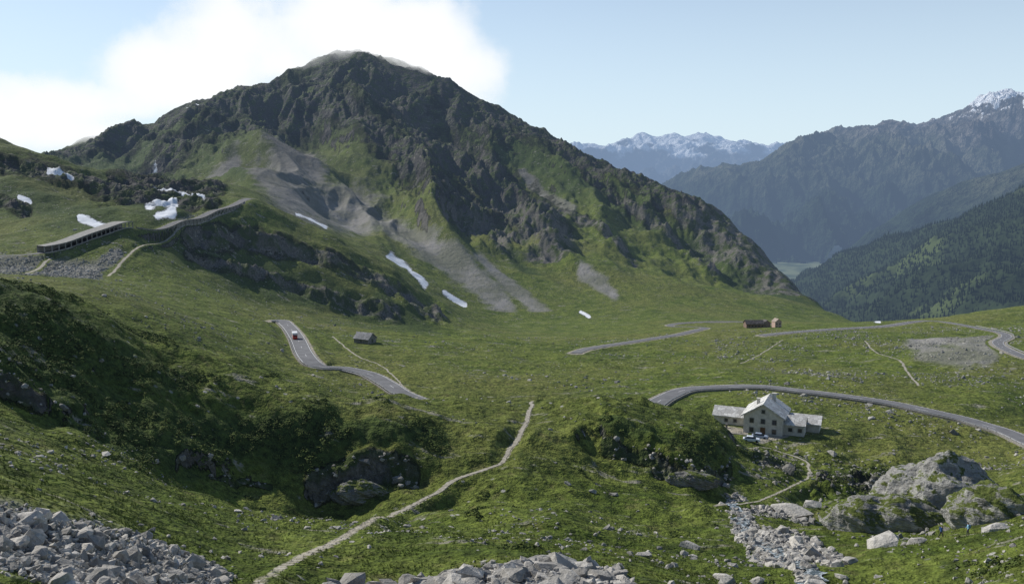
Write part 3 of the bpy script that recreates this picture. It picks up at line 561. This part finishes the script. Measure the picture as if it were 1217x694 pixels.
hs=empty('stone_house',(HX+.2,HY+5.5,HZ),math.radians(-24))
gable(hs,10.4,12,5.0,8.3,0,0,plaster,slabR)
windows(hs,[(-3,-6,3.6,1,1.2,'f'),(0,-6,3.6,1,1.2,'f'),(3,-6,3.6,1,1.2,'f'),(-3,-6,1.0,1,1.2,'f'),(3,-6,1.0,1,1.2,'f'),(0,-6,6.3,.8,.9,'f'),(-5.2,-3.5,3.4,1,1.1,'l'),(-5.2,0,3.4,1,1.1,'l'),(-5.2,3.5,3.4,1,1.1,'l'),(5.2,-3.5,3.4,1,1.1,'r'),(5.2,0,3.4,1,1.1,'r'),(5.2,0,.9,1,1.1,'r')],conc)
boxes('door',[((0,-6.05,.75),(1.3,.12,2.3))],wood,hs);boxes('chimneys',[((1.6,3.,8.5),(1.,.8,2.0)),((-2.,-1.5,7.9),(.8,.8,1.8)),((1.6,3.,9.6),(1.3,1.1,.14)),((-2.,-1.5,8.88),(1.1,1.1,.14))],plaster,hs)
gable(hs,6,8.5,2.5,4.3,-10.2,3.2,plaster,slabR,.5,.25,'x')
gable(hs,5.5,8,2.4,4.0,10.,4.2,plaster,slabR,.5,.25,'x')
gable(hs,5,6,3.0,4.8,7.6,-1.6,plaster,slabR,.4,.25,'x')
windows(hs,[(-11,.2,1.3,.8,.8,'f'),(-8.5,.2,1.3,.8,.8,'f'),(9.5,-4.1,1.6,.9,.9,'f'),(7,-4.1,1.6,.9,.9,'f')],conc)
tw=empty('terrace_wall',(HX-9,HY+2.5,HZ),math.radians(-24));boxes('masonry',[((-2.5,-4,-.3),(13,.6,1.9)),((-9.3,1,-.3),(.6,9.4,1.9)),((-3,3,.55),(.5,.5,1.2))],stonew,tw)
hut=empty('mountain_hut',(hutx,huty,hutz),math.radians(62));gable(hut,6.2,8.2,2.2,4.6,0,0,stonew,slateR,.4,.2);windows(hut,[(0,-4.1,1.2,.9,1.6,'f'),(3.1,1.,1.2,.8,.8,'r'),(-3.1,0,1.2,.8,.8,'l')],conc)
ch=empty('roadside_lodge',(chx,chy,chz),math.radians(4));gable(ch,7,13,3.2,5.4,-1.5,0,redw,darkR,.5,.25,'x');windows(ch,[(x,-3.5,1.6,1.1,1.1,'f') for x in(-6,-3.5,-1,1.5,4)],conc);gable(ch,5,5,3.4,5.2,8.4,1.6,stonew,darkR,.4,.2)
kx,ky=land(923,383,570,.12);tb=empty('rose_house',(kx,ky,float(zat(kx,ky))),math.radians(10));gable(tb,5,5.5,5.4,7.4,0,0,pink,slabmat('tan_roof',(.3,.24,.20),(.4,.33,.28)),.3,.2);windows(tb,[(-1.2,-2.75,4,.8,1,'f'),(1.2,-2.75,4,.8,1,'f'),(-1.2,-2.75,1.5,.8,1,'f'),(1.2,-2.75,1.5,.8,1,'f')],conc)
# ---------------- vehicles
tyre=simple('tyre_rubber',(.02,.02,.02),(.03,.03,.03),3);lampm=simple('lamp_glass',(.7,.7,.65),(.8,.8,.75),3,.2);redl=simple('tail_lamp',(.5,.02,.02),(.6,.03,.03),3,.2)
def prof(name,pts,w0,w1,ztop,mat,par):
    n=len(pts);V=[];zs=[p[1] for p in pts];zl=min(zs)
    for sg in(-1,1):
        for y,z in pts: V.append((sg*(w0+(w1-w0)*(z-zl)/(ztop-zl)),y,z))
    ob=mk(name,V,[tuple(range(n)),tuple(range(2*n-1,n-1,-1))]+[(i,i+n,(i+1)%n+n,(i+1)%n) for i in range(n)],[mat],False,par)
    b=ob.modifiers.new('b','BEVEL');b.width=.05;b.segments=2;b.limit_method='ANGLE';return ob
def wheels(par,ys,r,w_):
    for y in ys:
        for sx in(-1,1):
            bm=bmesh.new();bmesh.ops.create_cone(bm,cap_ends=True,segments=20,radius1=r,radius2=r,depth=.2,matrix=Matrix.Rotation(math.pi/2,4,'Y'));me=bpy.data.meshes.new('wheel');bm.to_mesh(me);bm.free();me.materials.append(tyre);o=bpy.data.objects.new('wheel',me);scene.collection.objects.link(o);o.parent=par;o.location=(sx*w_,y,r)
def car(px,py,d,rz,c):
    x,y=land(px,py,d,.1);e=empty('parked_car',(x,y,float(zat(x,y))+.02),rz);p=simple('car_paint',c,tuple(v*1.1 for v in c),5,.3,spec=.5)
    prof('body',[(-2.1,.3),(-2.14,.68),(-1.98,.86),(-1.05,.98),(1.6,1.0),(2.05,.92),(2.12,.5),(2.08,.3)],.88,.84,1.,p,e)
    prof('windows',[(-1.15,.97),(-.5,1.4),(1.1,1.42),(1.75,.98)],.82,.62,1.45,glass,e);prof('roof',[(-.5,1.39),(-.4,1.47),(1.0,1.49),(1.15,1.41)],.66,.6,1.5,p,e)
    wheels(e,(-1.3,1.3),.32,.8);boxes('headlights',[((sx*.6,-2.12,.68),(.35,.08,.16)) for sx in(-1,1)],lampm,e);boxes('tail_lamps',[((sx*.68,2.1,.75),(.22,.06,.18)) for sx in(-1,1)],redl,e);boxes('bumpers',[((0,-2.13,.42),(1.5,.1,.16)),((0,2.12,.42),(1.5,.1,.16))],tyre,e)
car(893,524,222,math.radians(75),(.62,.66,.72));car(903,520,226,math.radians(68),(.28,.33,.42))
r=roads['a'];pa=unsight(r[:,0]/r[:,1],r[:,2]/r[:,1]);k=int(np.argmin(np.abs(pa[1]-403)));t_=r[k+1]-r[k-1]
cv=empty('camper_van',(r[k,0]-1.2,r[k,1],r[k,2]+.08),math.atan2(t_[1],t_[0])+math.pi/2);redp=simple('red_paint',(.45,.05,.03),(.5,.07,.04),4,.35,spec=.5);whp=simple('white_paint',(.7,.7,.7),(.8,.8,.8),4,.35,spec=.5)
prof('cab',[(-2.9,.4),(-2.95,1.1),(-2.3,1.9),(-1.2,2.0),(-1.2,.4)],1.0,.9,2.,redp,cv);prof('living_box',[(-1.95,2.05),(-2.0,2.95),(2.9,3.0),(2.95,.5),(-1.15,.5),(-1.15,2.05)],1.12,1.1,3.,whp,cv);boxes('stripe',[((0,.9,1.4),(2.27,3.9,.35))],redp,cv);boxes('windscreen',[((0,-2.62,1.55),(1.6,.12,.55))],glass,cv);boxes('side_windows',[((0,.6,2.2),(2.28,1.2,.5))],glass,cv);wheels(cv,(-2.,1.8),.36,.92)
# ---------------- people
def person(px,py,d,rz,shirt,trou,stride,bend):
    x,y=land(px,py,d,.3);z=float(zat(x,y))
    e=empty('hiker',(x,y,z),rz);V=[];E=[];Rr=[]
    def v(p,r_): V.append(p);Rr.append(r_);return len(V)-1
    b=bend;pel=v((0,0,.95),.15);ch_=v((0,-.1*b,1.2),.14);sh=v((0,-.22*b,1.42),.15);nk=v((0,-.26*b,1.52),.06);hd=v((0,-.3*b,1.62),.10);tp=v((0,-.3*b,1.72),.085)
    E+=[(pel,ch_),(ch_,sh),(sh,nk),(nk,hd),(hd,tp)]
    for sg in(-1,1):
        h=v((sg*.1,0,.88),.1);k_=v((sg*.11,-.14*sg*stride-.05,.5),.065);a=v((sg*.11,-.25*sg*stride+.03,.09),.045);t2=v((sg*.11,-.25*sg*stride-.15,.05),.04);E+=[(pel,h),(h,k_),(k_,a),(a,t2)]
        s1=v((sg*.19,-.22*b,1.4),.065);el=v((sg*.26,-.2*b+.08*sg*stride,1.13),.045);w1=v((sg*.25,-.3*b-.12+.1*sg*stride,.92),.03);pm=v((sg*.25,-.3*b-.16+.1*sg*stride,.86),.03);E+=[(sh,s1),(s1,el),(el,w1),(w1,pm)]
        for i in range(4):
            f1_=v((sg*.25+(i-1.5)*.018,-.3*b-.18+.1*sg*stride,.81),.009);f2=v((sg*.25+(i-1.5)*.019,-.3*b-.165+.1*sg*stride,.77+.006*abs(i-1.5)),.008);E+=[(pm,f1_),(f1_,f2)]
        th=v((sg*.25-sg*.04,-.3*b-.17+.1*sg*stride,.83),.01);E+=[(pm,th)]
    me=bpy.data.meshes.new('body');me.from_pydata(V,E,[]);o=bpy.data.objects.new('body',me);scene.collection.objects.link(o);o.parent=e
    m=o.modifiers.new('s','SKIN');
    for i,q in enumerate(me.skin_vertices[0].data): q.radius=(Rr[i],Rr[i]);q.use_root=(i==0)
    s_=o.modifiers.new('ss','SUBSURF');s_.levels=1;s_.render_levels=2
    t=NT('hiker_clothing');tc=t.n('ShaderNodeTexCoord').outputs['Object'];q=t.sep(tc);zz=q[2];xx=t.ma('ABSOLUTE',q[0])
    c=t.mix(t.ma('GREATER_THAN',zz,.93),trou,shirt);c=t.mix(t.ma('MULTIPLY',t.ma('GREATER_THAN',xx,.195),t.ma('LESS_THAN',zz,.93)),c,(.45,.28,.2));c=t.mix(t.ma('GREATER_THAN',zz,1.5),c,(.45,.28,.2));c=t.mix(t.ma('GREATER_THAN',zz,1.66),c,(.05,.03,.02));c=t.mix(t.ma('LESS_THAN',zz,.1),c,(.05,.035,.025))
    me.materials.append(t.out(c,.85,haze=False))
    bp=boxes('rucksack',[((0,.2-.15*b,1.25),(.3,.2,.45))],simple('rucksack_fabric',trou,shirt,5),e);bb=bp.modifiers.new('b','BEVEL');bb.width=.06;bb.segments=3
    boxes('face',[((-.035,-.3*b-.1,1.64),(.02,.012,.012)),((.035,-.3*b-.1,1.64),(.02,.012,.012)),((0,-.3*b-.1,1.575),(.05,.01,.01)),((0,-.3*b-.11,1.61),(.02,.03,.04))],wood,e)
person(1118,640,128,.6,(.05,.12,.3),(.04,.04,.06),1,.3);person(1150,640,124,-1.9,(.25,.45,.6),(.05,.05,.09),.6,.2)
# ---------------- cloud (volume behind and around the summit, its sunlit white painted as emission)
def cloud():
    el=[(-60,140,2700,170,50),(90,125,2750,120,42),(200,95,2800,110,52),(300,55,2800,110,70),(400,20,2800,120,65),(495,45,2750,88,60),(560,82,2700,55,36),(460,50,2360,100,38),(505,84,2300,60,24),(340,80,2300,50,16),(80,160,2000,95,22)]
    t=NT('cloud_vapour_glow');fld=None
    nz_=t.noise(.0036,6,.68)
    lo=np.full(3,1e9);hi=-lo
    for a,b,d,rx,ry in el:
        c=P3(a,b,d);rr=np.array([rx*d/F,330. if d>2600 else 190.,ry*d/F]);lo=np.minimum(lo,c-rr*1.1);hi=np.maximum(hi,c+rr*1.1)
        q=t.n('ShaderNodeVectorMath');q.operation='SUBTRACT';t.put(q.inputs[0],t.pos);q.inputs[1].default_value=tuple(c)
        q2=t.n('ShaderNodeVectorMath');q2.operation='MULTIPLY';t.put(q2.inputs[0],q.outputs[0]);q2.inputs[1].default_value=tuple(1/rr)
        q3=t.n('ShaderNodeVectorMath');q3.operation='LENGTH';t.put(q3.inputs[0],q2.outputs[0]);f=t.ma('SUBTRACT',1.,q3.outputs['Value'])
        fld=f if fld is None else t.ma('SMOOTH_MAX',fld,f,.25)
    x=t.ma('ADD',fld,t.ma('MULTIPLY',t.ma('SUBTRACT',nz_,.54),3.0));dn=t.mr(x,0.,1.1,0.,.019)
    ab=t.n('ShaderNodeVolumeAbsorption');ab.inputs[0].default_value=(0,0,0,1);t.put(ab.inputs[1],dn)
    em=t.n('ShaderNodeEmission');em.inputs[0].default_value=(.97,.985,1,1);t.put(em.inputs[1],t.ma('MULTIPLY',dn,1.05))
    ad=t.n('ShaderNodeAddShader');t.t.links.new(ab.outputs[0],ad.inputs[0]);t.t.links.new(em.outputs[0],ad.inputs[1]);o=t.n('ShaderNodeOutputMaterial');t.t.links.new(ad.outputs[0],o.inputs['Volume'])
    try: t.m.cycles.volume_step_rate=1.6
    except Exception as ex: print(ex)
    c=(lo+hi)/2;boxes('cloud',[(c,hi-lo)],t.m)
cloud()
# ---------------- light
sv=Vector((-.76,.58,0)).normalized();el=math.radians(37);sv=Vector((sv.x*math.cos(el),sv.y*math.cos(el),math.sin(el)))
ld=bpy.data.lights.new('sun','SUN');ld.energy=5.0;ld.angle=math.radians(.5);ld.color=(1,.96,.88);lo_=bpy.data.objects.new('sun',ld);scene.collection.objects.link(lo_);lo_.rotation_euler=sv.to_track_quat('Z','Y').to_euler()
w=bpy.data.worlds.new('World');scene.world=w;w.use_nodes=True;nt=w.node_tree;bg=nt.nodes['Background'];sk=nt.nodes.new('ShaderNodeTexSky');sk.sky_type='NISHITA';sk.sun_disc=False;sk.sun_elevation=el;sk.sun_rotation=math.atan2(sv.x,sv.y)%(2*math.pi);sk.altitude=2400;sk.air_density=1.;sk.dust_density=1.5
# thin summer haze veil brightening the lower sky
tc=nt.nodes.new('ShaderNodeTexCoord');sx=nt.nodes.new('ShaderNodeSeparateXYZ');nt.links.new(tc.outputs['Generated'],sx.inputs[0])
mr=nt.nodes.new('ShaderNodeMapRange');nt.links.new(sx.outputs[2],mr.inputs[0]);mr.inputs[1].default_value=0;mr.inputs[2].default_value=.38;mr.inputs[3].default_value=.95;mr.inputs[4].default_value=.0
mx=nt.nodes.new('ShaderNodeMix');mx.data_type='RGBA';nt.links.new(mr.outputs[0],mx.inputs[0]);nt.links.new(sk.outputs[0],mx.inputs[6]);mx.inputs[7].default_value=(5.4,6.5,7.2,1)
nt.links.new(mx.outputs[2],bg.inputs[0]);bg.inputs[1].default_value=.13
cd=bpy.data.cameras.new('camera');cam=bpy.data.objects.new('camera',cd);scene.collection.objects.link(cam);cam.rotation_euler=(math.pi/2-P,0,0);cd.sensor_width=36;cd.lens=36*F/1217;cd.clip_start=.5;cd.clip_end=200000
scene.camera=cam
scene.view_settings.view_transform='Standard';scene.view_settings.look='None';scene.view_settings.exposure=0
print('done',time.time()-T0)
